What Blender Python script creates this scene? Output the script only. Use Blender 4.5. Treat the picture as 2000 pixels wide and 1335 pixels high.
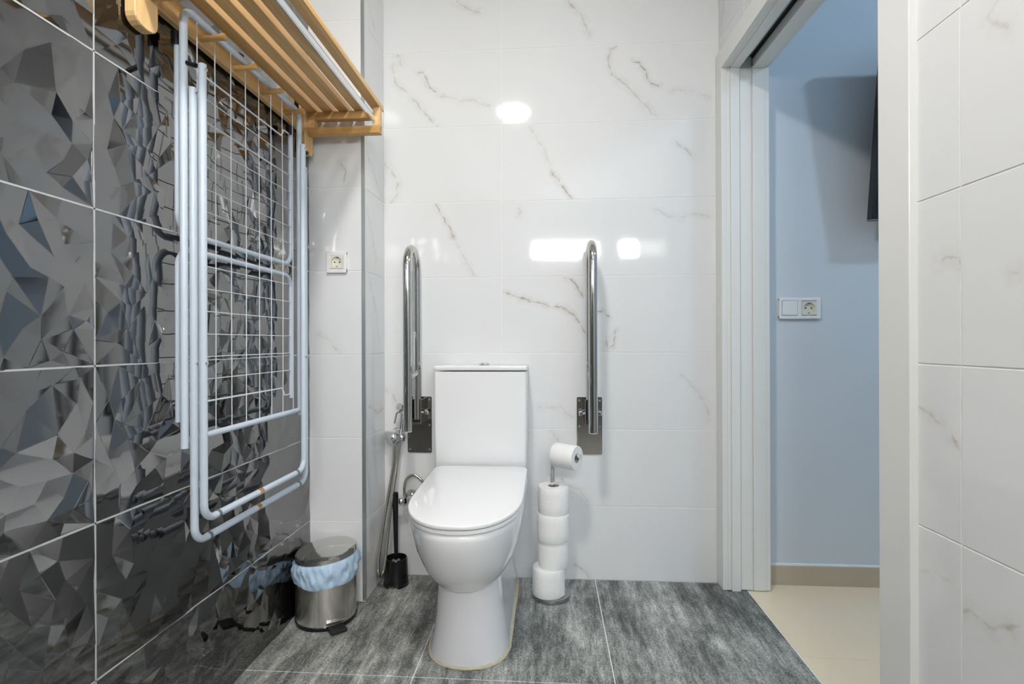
import bpy, bmesh, math, random
from mathutils import Vector, Matrix, geometry

# ------------------------------------------------------------------ scene, camera, light
sc = bpy.context.scene
for o in list(bpy.data.objects):
    bpy.data.objects.remove(o)
COL = sc.collection
YAW = math.radians(4.02)
cam_d = bpy.data.cameras.new('camera')
cam_d.sensor_width = 36.0
cam_d.lens = 1025 * 36 / 2000
cam_d.clip_start = 0.02
cam = bpy.data.objects.new('camera', cam_d)
COL.objects.link(cam)
cam.rotation_mode = 'QUATERNION'
cam.rotation_quaternion = (Matrix.Rotation(YAW, 4, 'Z') @ Matrix.Rotation(math.radians(90), 4, 'X')
                           @ Matrix.Rotation(math.radians(-0.2), 4, 'Z')).to_quaternion()
cam.location = (0, 0, 0.93)
sc.camera = cam

world = bpy.data.worlds.new('world')
sc.world = world
world.use_nodes = True
world.node_tree.nodes['Background'].inputs[0].default_value = (0.6, 0.75, 1, 1)
world.node_tree.nodes['Background'].inputs[1].default_value = 0.05

vs = sc.view_settings
vs.view_transform = 'Standard'
vs.look = 'None'
vs.gamma = 1
vs.use_curve_mapping = False
vs.exposure = -0.54

LAMP_BATH = (1.0, 0.96, 0.905)
E_DOWN = 330.0        # ceiling downlight diffuser, W/m2/sr
E_BAR = 120.0         # wall lamps behind the camera
E_HALL = 440.0
LAMP_HALL = (0.57, 0.79, 1.0)

# ------------------------------------------------------------------ dimensions
LX = -0.865            # left wall tile face
BY = 2.07              # back wall tile face
CY = 1.842             # front face of boxed column
CX = -0.659            # side face of boxed column
CEIL = 2.48
REAR = -1.7
ROWS = [0.0, 0.287, 0.587, 0.887, 1.187, 1.487, 1.787, 2.087, 2.387, CEIL]
GAP = 0.0030
RC = Vector((0.657, 2.07, 0))          # back right corner, origin of the right wall
RANG = math.atan(0.0287)
RM = Matrix.Translation(RC) @ Matrix.Rotation(RANG, 4, 'Z')

# ------------------------------------------------------------------ materials
def new_mat(name):
    m = bpy.data.materials.new(name)
    m.use_nodes = True
    return m, m.node_tree, m.node_tree.nodes['Principled BSDF']

def sock(b, k, v):
    if k in b.inputs:
        b.inputs[k].default_value = v

def pmat(name, col, rough=0.5, metal=0.0, spec=0.5, noise=0.0, nscale=20, bump=0.0, bscale=60, stretch=(1, 1, 1),
         coat=0.0, sss=0.0, ior=None, rvar=0.0):
    m, nt, b = new_mat(name)
    sock(b, 'Base Color', (*col, 1)); sock(b, 'Roughness', rough); sock(b, 'Metallic', metal)
    sock(b, 'Specular IOR Level', spec); sock(b, 'Coat Weight', coat); sock(b, 'Coat Roughness', 0.05)
    if ior: sock(b, 'IOR', ior)
    tc = nt.nodes.new('ShaderNodeTexCoord'); mp = nt.nodes.new('ShaderNodeMapping')
    mp.inputs['Scale'].default_value = stretch
    nt.links.new(tc.outputs['Object'], mp.inputs[0])
    n = nt.nodes.new('ShaderNodeTexNoise'); n.inputs['Scale'].default_value = nscale; n.inputs['Detail'].default_value = 5
    nt.links.new(mp.outputs[0], n.inputs['Vector'])
    mx = nt.nodes.new('ShaderNodeMix'); mx.data_type = 'RGBA'
    k = 1 - noise
    mx.inputs[6].default_value = (col[0]*k, col[1]*k, col[2]*k, 1)
    mx.inputs[7].default_value = (*[min(1, c*(1+noise*0.6)) for c in col], 1)
    nt.links.new(n.outputs['Fac'], mx.inputs[0]); nt.links.new(mx.outputs[2], b.inputs['Base Color'])
    if rvar:
        mr = nt.nodes.new('ShaderNodeMapRange')
        mr.inputs[3].default_value = max(0, rough-rvar); mr.inputs[4].default_value = rough+rvar
        nt.links.new(n.outputs['Fac'], mr.inputs[0]); nt.links.new(mr.outputs[0], b.inputs['Roughness'])
    if bump:
        n2 = nt.nodes.new('ShaderNodeTexNoise'); n2.inputs['Scale'].default_value = bscale; n2.inputs['Detail'].default_value = 3
        nt.links.new(mp.outputs[0], n2.inputs['Vector'])
        bp = nt.nodes.new('ShaderNodeBump'); bp.inputs['Strength'].default_value = bump; bp.inputs['Distance'].default_value = 0.002
        nt.links.new(n2.outputs['Fac'], bp.inputs['Height']); nt.links.new(bp.outputs[0], b.inputs['Normal'])
    return m

def emat(name, col, strength):
    m = bpy.data.materials.new(name); m.use_nodes = True
    nt = m.node_tree; nt.nodes.clear()
    e = nt.nodes.new('ShaderNodeEmission'); o = nt.nodes.new('ShaderNodeOutputMaterial')
    e.inputs[0].default_value = (*col, 1); e.inputs[1].default_value = strength
    nt.links.new(e.outputs[0], o.inputs[0])
    return m

def wood(name, light, dark, axis):
    m, nt, b = new_mat(name)
    tc = nt.nodes.new('ShaderNodeTexCoord'); mp = nt.nodes.new('ShaderNodeMapping')
    sc_ = [38, 38, 38]; sc_[axis] = 2.2
    mp.inputs['Scale'].default_value = sc_
    nt.links.new(tc.outputs['Object'], mp.inputs[0])
    n = nt.nodes.new('ShaderNodeTexNoise'); n.inputs['Scale'].default_value = 1.6; n.inputs['Detail'].default_value = 6
    n.inputs['Distortion'].default_value = 0.8
    nt.links.new(mp.outputs[0], n.inputs['Vector'])
    r = nt.nodes.new('ShaderNodeValToRGB')
    r.color_ramp.elements[0].position = 0.3; r.color_ramp.elements[1].position = 0.72
    r.color_ramp.elements[0].color = (*dark, 1); r.color_ramp.elements[1].color = (*light, 1)
    nt.links.new(n.outputs['Fac'], r.inputs[0]); nt.links.new(r.outputs[0], b.inputs['Base Color'])
    sock(b, 'Roughness', 0.42)
    bp = nt.nodes.new('ShaderNodeBump'); bp.inputs['Strength'].default_value = 0.12; bp.inputs['Distance'].default_value = 0.001
    nt.links.new(n.outputs['Fac'], bp.inputs['Height']); nt.links.new(bp.outputs[0], b.inputs['Normal'])
    return m

TILE_W = (0.80, 0.815, 0.82)
VEIN = {'d': ((0.32, 0.25, 0.17), 0.0042, 0.80, 0.024), 'm': ((0.42, 0.33, 0.22), 0.0052, 0.52, 0.030), 's': ((0.47, 0.42, 0.35), 0.0062, 0.32, 0.030)}

def marble(name, veins, ax):
    """white glazed tile; veins = list of (kind, [(a, z), ...]) in the tile's own coordinates (metres)"""
    m, nt, b = new_mat(name)
    N, Lk = nt.nodes.new, nt.links.new
    sock(b, 'Roughness', 0.055); sock(b, 'IOR', 1.52)
    tc = N('ShaderNodeTexCoord')
    geo = N('ShaderNodeNewGeometry')
    n0 = N('ShaderNodeTexNoise'); n0.inputs['Scale'].default_value = 3.0; n0.inputs['Detail'].default_value = 4
    Lk(geo.outputs['Position'], n0.inputs['Vector'])
    mx = N('ShaderNodeMix'); mx.data_type = 'RGBA'
    mx.inputs[6].default_value = (TILE_W[0]*0.97, TILE_W[1]*0.97, TILE_W[2]*0.98, 1)
    mx.inputs[7].default_value = (*TILE_W, 1)
    Lk(n0.outputs['Fac'], mx.inputs[0])
    col = mx.outputs[2]
    # faint waviness of the glaze
    nb = N('ShaderNodeTexNoise'); nb.inputs['Scale'].default_value = 26; nb.inputs['Detail'].default_value = 2
    Lk(geo.outputs['Position'], nb.inputs['Vector'])
    bp = N('ShaderNodeBump'); bp.inputs['Strength'].default_value = 0.05; bp.inputs['Distance'].default_value = 0.002
    Lk(nb.outputs['Fac'], bp.inputs['Height']); Lk(bp.outputs[0], b.inputs['Normal'])
    if veins:
        nw = N('ShaderNodeTexNoise'); nw.inputs['Scale'].default_value = 22; nw.inputs['Detail'].default_value = 6; nw.inputs['Roughness'].default_value = 0.65
        Lk(tc.outputs['Object'], nw.inputs['Vector'])
        sb = N('ShaderNodeVectorMath'); sb.operation = 'SUBTRACT'; sb.inputs[1].default_value = (0.5, 0.5, 0.5)
        Lk(nw.outputs['Color'], sb.inputs[0])
        scl = N('ShaderNodeVectorMath'); scl.operation = 'SCALE'; scl.inputs[3].default_value = 0.034
        Lk(sb.outputs[0], scl.inputs[0])
        ad = N('ShaderNodeVectorMath'); ad.operation = 'ADD'
        Lk(tc.outputs['Object'], ad.inputs[0]); Lk(scl.outputs[0], ad.inputs[1])
        fl = N('ShaderNodeVectorMath'); fl.operation = 'MULTIPLY'
        fl.inputs[1].default_value = (1, 0, 1) if ax == 0 else (0, 1, 1)
        Lk(ad.outputs[0], fl.inputs[0])
        nm = N('ShaderNodeTexNoise'); nm.inputs['Scale'].default_value = 34; nm.inputs['Detail'].default_value = 4
        Lk(tc.outputs['Object'], nm.inputs['Vector'])
        mrn = N('ShaderNodeMapRange'); mrn.inputs[1].default_value = 0.36; mrn.inputs[2].default_value = 0.62
        mrn.inputs[3].default_value = 0.12; mrn.inputs[4].default_value = 1.0
        Lk(nm.outputs['Fac'], mrn.inputs[0])
        for kind, pts in veins:
            vc, w, s, halo = VEIN[kind]
            dist = None
            for (a0, z0), (a1, z1) in zip(pts[:-1], pts[1:]):
                A = Vector((a0, 0, z0)) if ax == 0 else Vector((0, a0, z0))
                B = Vector((a1, 0, z1)) if ax == 0 else Vector((0, a1, z1))
                d = B - A; ln = max(d.length, 1e-4); u = d / ln
                q = N('ShaderNodeVectorMath'); q.operation = 'SUBTRACT'; q.inputs[1].default_value = A
                Lk(fl.outputs[0], q.inputs[0])
                dt = N('ShaderNodeVectorMath'); dt.operation = 'DOT_PRODUCT'; dt.inputs[1].default_value = u
                Lk(q.outputs[0], dt.inputs[0])
                cl = N('ShaderNodeClamp'); cl.inputs[1].default_value = 0; cl.inputs[2].default_value = ln
                Lk(dt.outputs['Value'], cl.inputs[0])
                pj = N('ShaderNodeVectorMath'); pj.operation = 'SCALE'; pj.inputs[0].default_value = u
                Lk(cl.outputs[0], pj.inputs[3])
                ds = N('ShaderNodeVectorMath'); ds.operation = 'DISTANCE'
                Lk(q.outputs[0], ds.inputs[0]); Lk(pj.outputs[0], ds.inputs[1])
                if dist is None:
                    dist = ds.outputs['Value']
                else:
                    mn = N('ShaderNodeMath'); mn.operation = 'MINIMUM'
                    Lk(dist, mn.inputs[0]); Lk(ds.outputs['Value'], mn.inputs[1]); dist = mn.outputs[0]
            def layer(col, width, strength, color, patchy):
                mr = N('ShaderNodeMapRange'); mr.interpolation_type = 'SMOOTHSTEP'
                mr.inputs[1].default_value = 0.0; mr.inputs[2].default_value = width
                mr.inputs[3].default_value = strength; mr.inputs[4].default_value = 0
                Lk(dist, mr.inputs[0])
                f = mr.outputs[0]
                if patchy:
                    mm = N('ShaderNodeMath'); mm.operation = 'MULTIPLY'
                    Lk(f, mm.inputs[0]); Lk(mrn.outputs[0], mm.inputs[1]); f = mm.outputs[0]
                mc = N('ShaderNodeMix'); mc.data_type = 'RGBA'; mc.inputs[7].default_value = (*color, 1)
                Lk(f, mc.inputs[0]); Lk(col, mc.inputs[6])
                return mc.outputs[2]
            col = layer(col, halo, 0.26 * s / 0.6, (0.50, 0.44, 0.36), True)
            col = layer(col, w, s, vc, True)
    Lk(col, b.inputs['Base Color'])
    return m

def floor_stone(name):
    m, nt, b = new_mat(name)
    N, Lk = nt.nodes.new, nt.links.new
    geo = N('ShaderNodeNewGeometry')
    def noise(scale, st, det, rough=0.6):
        mp = N('ShaderNodeMapping'); mp.inputs['Scale'].default_value = st
        Lk(geo.outputs['Position'], mp.inputs[0])
        n = N('ShaderNodeTexNoise'); n.inputs['Scale'].default_value = scale; n.inputs['Detail'].default_value = det
        n.inputs['Roughness'].default_value = rough
        Lk(mp.outputs[0], n.inputs['Vector'])
        return n.outputs['Fac']
    a = noise(1, (16, 1.3, 1), 5)           # long streaks
    c = noise(1, (7, 3.4, 1), 12, 0.74)        # clouds
    d = noise(1, (70, 13, 1), 7, 0.8)      # fine grain
    e = noise(1, (190, 120, 1), 4, 0.85)     # speckle
    def mixf(x, y, f):
        mm = N('ShaderNodeMix'); mm.inputs[0].default_value = f
        Lk(x, mm.inputs[2]); Lk(y, mm.inputs[3]); return mm.outputs[0]
    v = mixf(mixf(mixf(a, c, 0.56), d, 0.32), e, 0.27)
    r = N('ShaderNodeValToRGB'); cr = r.color_ramp
    cr.elements[0].position = 0.415; cr.elements[0].color = (0.028, 0.030, 0.030, 1)
    cr.elements[1].position = 0.585; cr.elements[1].color = (0.72, 0.73, 0.69, 1)
    k = cr.elements.new(0.47); k.color = (0.125, 0.132, 0.125, 1)
    k = cr.elements.new(0.53); k.color = (0.36, 0.37, 0.35, 1)
    Lk(v, r.inputs[0])
    # dark thin cracks along the grain
    w = noise(1, (30, 0.9, 1), 2)
    sub = N('ShaderNodeMath'); sub.operation = 'SUBTRACT'; sub.inputs[1].default_value = 0.5; Lk(w, sub.inputs[0])
    ab = N('ShaderNodeMath'); ab.operation = 'ABSOLUTE'; Lk(sub.outputs[0], ab.inputs[0])
    mr = N('ShaderNodeMapRange'); mr.inputs[1].default_value = 0.0; mr.inputs[2].default_value = 0.012
    mr.inputs[3].default_value = 0.75; mr.inputs[4].default_value = 0
    Lk(ab.outputs[0], mr.inputs[0])
    br = N('ShaderNodeMapRange'); br.inputs[1].default_value = 0.5; br.inputs[2].default_value = 0.6; Lk(c, br.inputs[0])
    mu = N('ShaderNodeMath'); mu.operation = 'MULTIPLY'; Lk(mr.outputs[0], mu.inputs[0]); Lk(br.outputs[0], mu.inputs[1])
    mx = N('ShaderNodeMix'); mx.data_type = 'RGBA'; mx.inputs[7].default_value = (0.03, 0.032, 0.032, 1)
    Lk(mu.outputs[0], mx.inputs[0]); Lk(r.outputs[0], mx.inputs[6])
    Lk(mx.outputs[2], b.inputs['Base Color'])
    sock(b, 'Roughness', 0.45); sock(b, 'Specular IOR Level', 0.4)
    bp = N('ShaderNodeBump'); bp.inputs['Strength'].default_value = 0.2; bp.inputs['Distance'].default_value = 0.001
    Lk(v, bp.inputs['Height']); Lk(bp.outputs[0], b.inputs['Normal'])
    return m

M = dict(
    grout=pmat('white_grout', (0.86, 0.86, 0.85), 0.8, noise=0.06, nscale=40),
    silver=pmat('silver_grout', (0.50, 0.52, 0.53), 0.4, noise=0.2, nscale=70),
    black=pmat('black_glazed_relief', (0.004, 0.004, 0.0045), 0.045, noise=0.08, nscale=6, rvar=0.015, ior=2.75),
    ceramic=pmat('white_ceramic', (0.86, 0.865, 0.88), 0.07, noise=0.015, nscale=4, coat=0.3),
    plastic=pmat('white_plastic', (0.84, 0.85, 0.86), 0.3, noise=0.02, nscale=8),
    cream=pmat('cream_plastic', (0.78, 0.76, 0.66), 0.35, noise=0.03, nscale=10),
    seatp=pmat('seat_plastic', (0.87, 0.88, 0.89), 0.09, noise=0.01, nscale=5),
    sealant=pmat('yellowed_sealant', (0.72, 0.64, 0.46), 0.6, noise=0.25, nscale=60),
    chrome=pmat('chrome', (0.80, 0.81, 0.82), 0.07, metal=1, noise=0.05, nscale=12),
    steel=pmat('polished_steel', (0.62, 0.61, 0.585), 0.10, metal=1, noise=0.10, nscale=9, rvar=0.03),
    plate=pmat('steel_plate', (0.50, 0.48, 0.45), 0.12, metal=1, noise=0.22, nscale=24, stretch=(1, 1, 0.25), bump=0.15, bscale=14),
    brushed=pmat('brushed_steel', (0.80, 0.775, 0.725), 0.27, metal=1, noise=0.08, nscale=60, stretch=(1, 1, 0.03), rvar=0.05),
    steeld=pmat('chrome_dark_reflection', (0.42, 0.42, 0.42), 0.10, metal=1, noise=0.05, nscale=12),  # chrome darkened in colour, standing in for the floor mirrored in the stand base
    hose=pmat('hose_steel', (0.60, 0.57, 0.51), 0.22, metal=1, noise=0.15, nscale=60),
    dryer=pmat('pale_blue_enamel', (0.58, 0.66, 0.755), 0.30, noise=0.06, nscale=25),
    wire=pmat('wire_enamel', (0.72, 0.76, 0.80), 0.35, noise=0.04, nscale=30),
    blackp=pmat('black_plastic', (0.006, 0.0065, 0.008), 0.22, noise=0.2, nscale=20),
    rubber=pmat('grey_rubber', (0.16, 0.17, 0.18), 0.6, noise=0.15, nscale=40),
    rubberb=pmat('black_rubber', (0.008, 0.008, 0.009), 0.6, noise=0.2, nscale=30),
    rust=pmat('rust', (0.45, 0.22, 0.07), 0.8, noise=0.4, nscale=90),
    bag=pmat('blue_bin_bag', (0.52, 0.70, 0.90), 0.35, noise=0.12, nscale=28, bump=0.5, bscale=34),
    paper=pmat('toilet_paper', (0.90, 0.90, 0.89), 0.9, noise=0.02, nscale=60, bump=0.6, bscale=130),
    card=pmat('grey_cardboard', (0.42, 0.40, 0.37), 0.9, noise=0.1, nscale=50),
    paint=pmat('white_door_lacquer', (0.80, 0.81, 0.79), 0.28, noise=0.02, nscale=6),
    slot=pmat('dark_track', (0.05, 0.055, 0.055), 0.5, noise=0.2, nscale=20),
    hallwall=pmat('hall_wall_lamp_tint', (0.66, 0.71, 0.765), 0.75, noise=0.03, nscale=5, bump=0.05, bscale=90),  # neutral wall tinted blue: part of the hall light's cast is in the colour
    hallfloor=pmat('beige_porcelain', (0.86, 0.73, 0.54), 0.12, noise=0.04, nscale=3),
    hallbase=pmat('taupe_skirting', (0.56, 0.47, 0.36), 0.25, noise=0.06, nscale=5),
    ceilp=pmat('ceiling_paint', (0.82, 0.82, 0.81), 0.8, noise=0.02, nscale=5),
    trim=pmat('brushed_aluminium_trim', (0.52, 0.56, 0.56), 0.35, metal=0.85, noise=0.06, nscale=30, stretch=(1, 1, 0.05)),
    tvbody=pmat('television_black', (0.012, 0.014, 0.018), 0.35, noise=0.2, nscale=10),
    tvscreen=pmat('television_screen', (0.008, 0.010, 0.016), 0.12, noise=0.2, nscale=4),
    dark=pmat('socket_hole', (0.01, 0.01, 0.01), 0.7, noise=0.2, nscale=20),
    woody=wood('pale_wood_long', (0.80, 0.54, 0.26), (0.60, 0.36, 0.14), 1),
    woodz=wood('pale_wood_upright', (0.82, 0.57, 0.29), (0.66, 0.42, 0.18), 2),
    woodx=wood('pale_wood_cross', (0.68, 0.41, 0.16), (0.50, 0.28, 0.09), 0),
    reart=pmat('slate_wall', (0.20, 0.195, 0.20), 0.4, noise=0.3, nscale=4),
    floor=floor_stone('grey_wood_look_porcelain'),
    lamp=emat('downlight_diffuser', LAMP_BATH, E_DOWN),
    bar=emat('wall_lamp_diffuser', (0.99, 0.98, 0.965), E_BAR),
    hall=emat('hall_lamp_diffuser', LAMP_HALL, E_HALL),
)

# ------------------------------------------------------------------ mesh helpers
ORG = {}

def tag(o, label=None, cat=None, group=None, kind=None):
    if label: o['label'] = label
    if cat: o['category'] = cat
    if group: o['group'] = group
    if kind: o['kind'] = kind
    return o

def thing(name, loc, label, cat, group=None, mat=None):
    o = bpy.data.objects.new(name, None); COL.objects.link(o)
    o.empty_display_size = 0.05
    if mat is not None:
        o.matrix_world = mat
        ORG[o.name] = mat.inverted()
    else:
        o.location = loc
        ORG[o.name] = Matrix.Translation(-Vector(loc))
    return tag(o, label, cat, group)

def build(name, bm, mat, parent=None, smooth=False, origin=(0, 0, 0), angle=40, recalc=True):
    """verts of bm are in world space; parts keep the origin of their thing"""
    if recalc:
        bmesh.ops.recalc_face_normals(bm, faces=bm.faces)
    me = bpy.data.meshes.new(name)
    if parent is not None:
        T = ORG[parent.name]
    else:
        T = Matrix.Translation(-Vector(origin))
    bm.transform(T)
    bm.to_mesh(me); bm.free()
    me.materials.append(mat)
    if smooth:
        for p in me.polygons: p.use_smooth = True
        try:
            me.set_sharp_from_angle(angle=math.radians(angle))
        except Exception:
            pass
    o = bpy.data.objects.new(name, me); COL.objects.link(o)
    if parent is not None:
        o.parent = parent
    else:
        o.location = origin
    ORG[o.name] = T
    return o

def bx(bm, x0, x1, y0, y1, z0, z1, bev=0.0, seg=2, M4=None):
    m = Matrix.Translation(((x0+x1)/2, (y0+y1)/2, (z0+z1)/2)) @ Matrix.Diagonal((abs(x1-x0), abs(y1-y0), abs(z1-z0), 1))
    r = bmesh.ops.create_cube(bm, size=1, matrix=m)
    vs_ = r['verts']
    if bev:
        ed = list({e for v in vs_ for e in v.link_edges})
        r2 = bmesh.ops.bevel(bm, geom=ed, offset=bev, segments=seg, profile=0.5, affect='EDGES')
        vs_ = list({v for f in r2['faces'] for v in f.verts} | {v for v in vs_ if v.is_valid})
        if M4 is not None:
            comp = set(vs_)
            st = list(comp)
            while st:
                v = st.pop()
                for e in v.link_edges:
                    w = e.other_vert(v)
                    if w not in comp: comp.add(w); st.append(w)
            vs_ = list(comp)
    if M4 is not None:
        bmesh.ops.transform(bm, matrix=M4, verts=vs_)
    return bm

def box(*a, **k):
    bm = bmesh.new(); return bx(bm, *a, **k)

def loft(bm, rings, closed=False, cap=True):
    R = [[bm.verts.new(p) for p in ring] for ring in rings]
    n = len(R[0])
    pairs = list(zip(R[:-1], R[1:]))
    if closed: pairs.append((R[-1], R[0]))
    for A, B in pairs:
        for i in range(n):
            j = (i+1) % n
            bm.faces.new((A[i], A[j], B[j], B[i]))
    if cap and not closed:
        bm.faces.new(R[0][::-1]); bm.faces.new(R[-1])
    return bm

def tube(bm, pts, r, n=12, cap=True, closed=False):
    """r: number or list of radii"""
    P = [Vector(p) for p in pts]
    k = len(P)
    T = []
    for i in range(k):
        if closed: d = P[(i+1) % k] - P[i-1]
        else: d = P[min(i+1, k-1)] - P[max(i-1, 0)]
        T.append(d.normalized())
    up = Vector((0, 0, 1)) if abs(T[0].z) < 0.9 else Vector((1, 0, 0))
    nrm = (up - T[0]*up.dot(T[0])).normalized()
    rings = []
    for i in range(k):
        if i:
            nrm = nrm - T[i]*nrm.dot(T[i])
            nrm.normalize()
        bi = T[i].cross(nrm)
        rr = r[i] if isinstance(r, (list, tuple)) else r
        rings.append([P[i] + (nrm*math.cos(2*math.pi*j/n) + bi*math.sin(2*math.pi*j/n))*rr for j in range(n)])
    return loft(bm, rings, closed, cap)

def fillet(pts, rad, seg=6, closed=False):
    P = [Vector(p) for p in pts]
    out = []
    n = len(P)
    for i in range(n):
        if not closed and i in (0, n-1):
            out.append(P[i]); continue
        a, b, c = P[i-1], P[i], P[(i+1) % n]
        u = (a-b).normalized(); v = (c-b).normalized()
        ang = u.angle(v)
        if ang > 3.1: out.append(b); continue
        t = min(rad/math.tan(ang/2), (a-b).length*0.49, (c-b).length*0.49)
        rr = t*math.tan(ang/2)
        cen = b + (u+v).normalized()*(rr/math.sin(ang/2))
        p0 = b+u*t-cen; p1 = b+v*t-cen
        om = p0.angle(p1)
        for s_ in range(seg+1):
            f = s_/seg
            out.append(cen + (p0*math.sin((1-f)*om) + p1*math.sin(f*om))/math.sin(om))
    return out

def spline(pts, n=8):
    P = [Vector(p) for p in pts]
    P = [P[0]*2-P[1]] + P + [P[-1]*2-P[-2]]
    out = []
    for i in range(1, len(P)-2):
        for s_ in range(n):
            t = s_/n
            a, b, c, d = P[i-1:i+3]
            out.append(0.5*((2*b) + (c-a)*t + (2*a-5*b+4*c-d)*t*t + (3*b-a-3*c+d)*t**3))
    out.append(P[-2])
    return out

def lathe(bm, prof, cen=(0, 0, 0), M3=None, n=32, cap=True):
    """prof: [(r, h)] around local z; M3 optional 4x4 applied before translation"""
    T = Matrix.Translation(cen) @ (M3 if M3 is not None else Matrix.Identity(4))
    rings = [[T @ Vector((max(r, 1e-4)*math.cos(2*math.pi*j/n), max(r, 1e-4)*math.sin(2*math.pi*j/n), h)) for j in range(n)] for r, h in prof]
    return loft(bm, rings, False, cap)

def ring_lathe(bm, prof, cen=(0, 0, 0), M3=None, n=40):
    T = Matrix.Translation(cen) @ (M3 if M3 is not None else Matrix.Identity(4))
    rings = [[T @ Vector((r*math.cos(2*math.pi*j/n), r*math.sin(2*math.pi*j/n), h)) for j in range(n)] for r, h in prof]
    return loft(bm, rings, True, False)

def rot(axis, deg): return Matrix.Rotation(math.radians(deg), 4, axis)

# ------------------------------------------------------------------ the setting: floor
fl = build('floor', box(LX-0.1, 1.35, REAR-0.1, BY+0.1, -0.08, -0.0012), M['grout'])
tag(fl, 'grey wood-look porcelain bathroom floor', kind='structure')
tile_cache = {}
def plain_tile(dx, dy, dz, bev):
    k = (round(dx, 4), round(dy, 4), round(dz, 4))
    if k not in tile_cache:
        bm = box(0, dx, 0, dy, 0, dz, bev=bev, seg=1)
        bmesh.ops.recalc_face_normals(bm, faces=bm.faces)
        me = bpy.data.meshes.new('tile'); bm.to_mesh(me); bm.free()
        me.materials.append(M['ceramic'])
        tile_cache[k] = me
    return tile_cache[k]

def put_tile(parent, me, loc, mat, name='tile'):
    o = bpy.data.objects.new(name, me); COL.objects.link(o)
    o.parent = parent; o.location = loc
    o.material_slots[0].link = 'OBJECT'; o.material_slots[0].material = mat
    return o

FXJ = [LX, -0.38, 0.177, 0.7365]
FYJ = [BY, 1.437, 0.837, 0.237, -0.363, -0.963, REAR]
for i in range(len(FXJ)-1):
    for j in range(len(FYJ)-1):
        put_tile(fl, plain_tile(FXJ[i+1]-FXJ[i]-GAP, FYJ[j]-FYJ[j+1]-GAP, 0.008, 0.0004), (FXJ[i]+GAP/2, FYJ[j+1]+GAP/2, -0.008), M['floor'])
for j in range(3, len(FYJ)-1):
    put_tile(fl, plain_tile(0.56, FYJ[j]-FYJ[j+1]-GAP, 0.008, 0.0004), (0.7365+GAP/2, FYJ[j+1]+GAP/2, -0.008), M['floor'])

hf = build('floor_hall', box(0.7375, 3.1, 0.0, 2.2, -0.081, -0.0015), M['hallbase'])
tag(hf, 'beige glossy porcelain floor of the hall beyond the door', kind='structure')
hx = [0.7385, 1.34, 1.94, 2.54, 3.1]; hy = [0.4, 1.0, 1.6, 2.08]
for i in range(4):
    for j in range(3):
        put_tile(hf, plain_tile(hx[i+1]-hx[i]-0.0015, hy[j+1]-hy[j]-0.0015, 0.008, 0.0004), (hx[i]+0.0007, hy[j]+0.0007, -0.008), M['hallfloor'])

# ------------------------------------------------------------------ walls
BACK = [
   ('m', [(-0.37, 2.285), (-0.349, 2.27), (-0.328, 2.259), (-0.266, 2.235)]),
   ('m', [(0.082, 2.261), (0.132, 2.204), (0.16, 2.124)]),
   ('m', [(-0.6, 2.085), (-0.625, 2.03), (-0.614, 1.974), (-0.589, 1.945), (-0.554, 1.92), (-0.497, 1.852), (-0.462, 1.809), (-0.441, 1.789)]),
   ('s', [(-0.6, 2.085), (-0.589, 2.043)]),
   ('d', [(-0.522, 2.011), (-0.504, 2.005), (-0.479, 1.962), (-0.462, 1.934), (-0.43, 1.911)]),
   ('s', [(-0.43, 1.911), (-0.342, 1.888), (-0.3, 1.891), (-0.231, 1.864)]),
   ('m', [(0.261, 2.083), (0.24, 2.06), (0.234, 2.013), (0.247, 1.971), (0.267, 1.95), (0.308, 1.922), (0.361, 1.859), (0.394, 1.824), (0.424, 1.793)]),
   ('d', [(0.331, 2.016), (0.351, 2.015), (0.374, 1.974), (0.394, 1.936), (0.427, 1.918)]),
   ('s', [(0.48, 1.899), (0.553, 1.893), (0.619, 1.868)]),
   ('s', [(-0.079, 1.784), (-0.051, 1.735), (-0.01, 1.665), (0.017, 1.589)]),
   ('d', [(0.017, 1.589), (0.051, 1.541), (0.088, 1.493)]),
   ('m', [(0.49, 1.7), (0.513, 1.679), (0.553, 1.648)]),
   ('m', [(-0.66, 1.647), (-0.632, 1.621), (-0.607, 1.582), (-0.61, 1.526), (-0.632, 1.488)]),
   ('s', [(0.414, 1.439), (0.461, 1.414), (0.513, 1.407), (0.566, 1.423), (0.612, 1.412)]),
   ('s', [(-0.12, 1.462), (-0.11, 1.444), (-0.12, 1.42)]),
   ('d', [(-0.175, 1.121), (-0.066, 1.087), (0.008, 1.068), (0.064, 1.063), (0.097, 1.035), (0.125, 0.993), (0.143, 0.96)]),
   ('d', [(0.185, 1.053), (0.212, 1.044), (0.231, 1.025)]),
   ('d', [(0.064, 1.18), (0.097, 1.161), (0.129, 1.109)]),
   ('d', [(0.221, 0.937), (0.231, 0.895), (0.249, 0.918), (0.258, 0.974)]),
   ('s', [(-0.038, 0.674), (0.046, 0.666), (0.101, 0.629)]),
   ('s', [(0.513, 0.799), (0.567, 0.744), (0.603, 0.68), (0.612, 0.625)]),
   ('m', [(0.008, 0.581), (0.036, 0.535)]),
   ('m', [(0.027, 0.404), (0.064, 0.367), (0.12, 0.35), (0.143, 0.303)]),
   ('m', [(0.097, 0.06), (0.129, 0.033), (0.148, 0.005)]),
   ('d', [(-0.453, 1.477), (-0.412, 1.415), (-0.381, 1.353)]),
   ('s', [(-0.381, 1.353), (-0.329, 1.251), (-0.298, 1.189)]),
   ('m', [(-0.661, 0.743), (-0.624, 0.715), (-0.605, 0.67)]),
   ('s', [(-0.6, 0.28), (-0.57, 0.2), (-0.55, 0.12)]),
]
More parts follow.
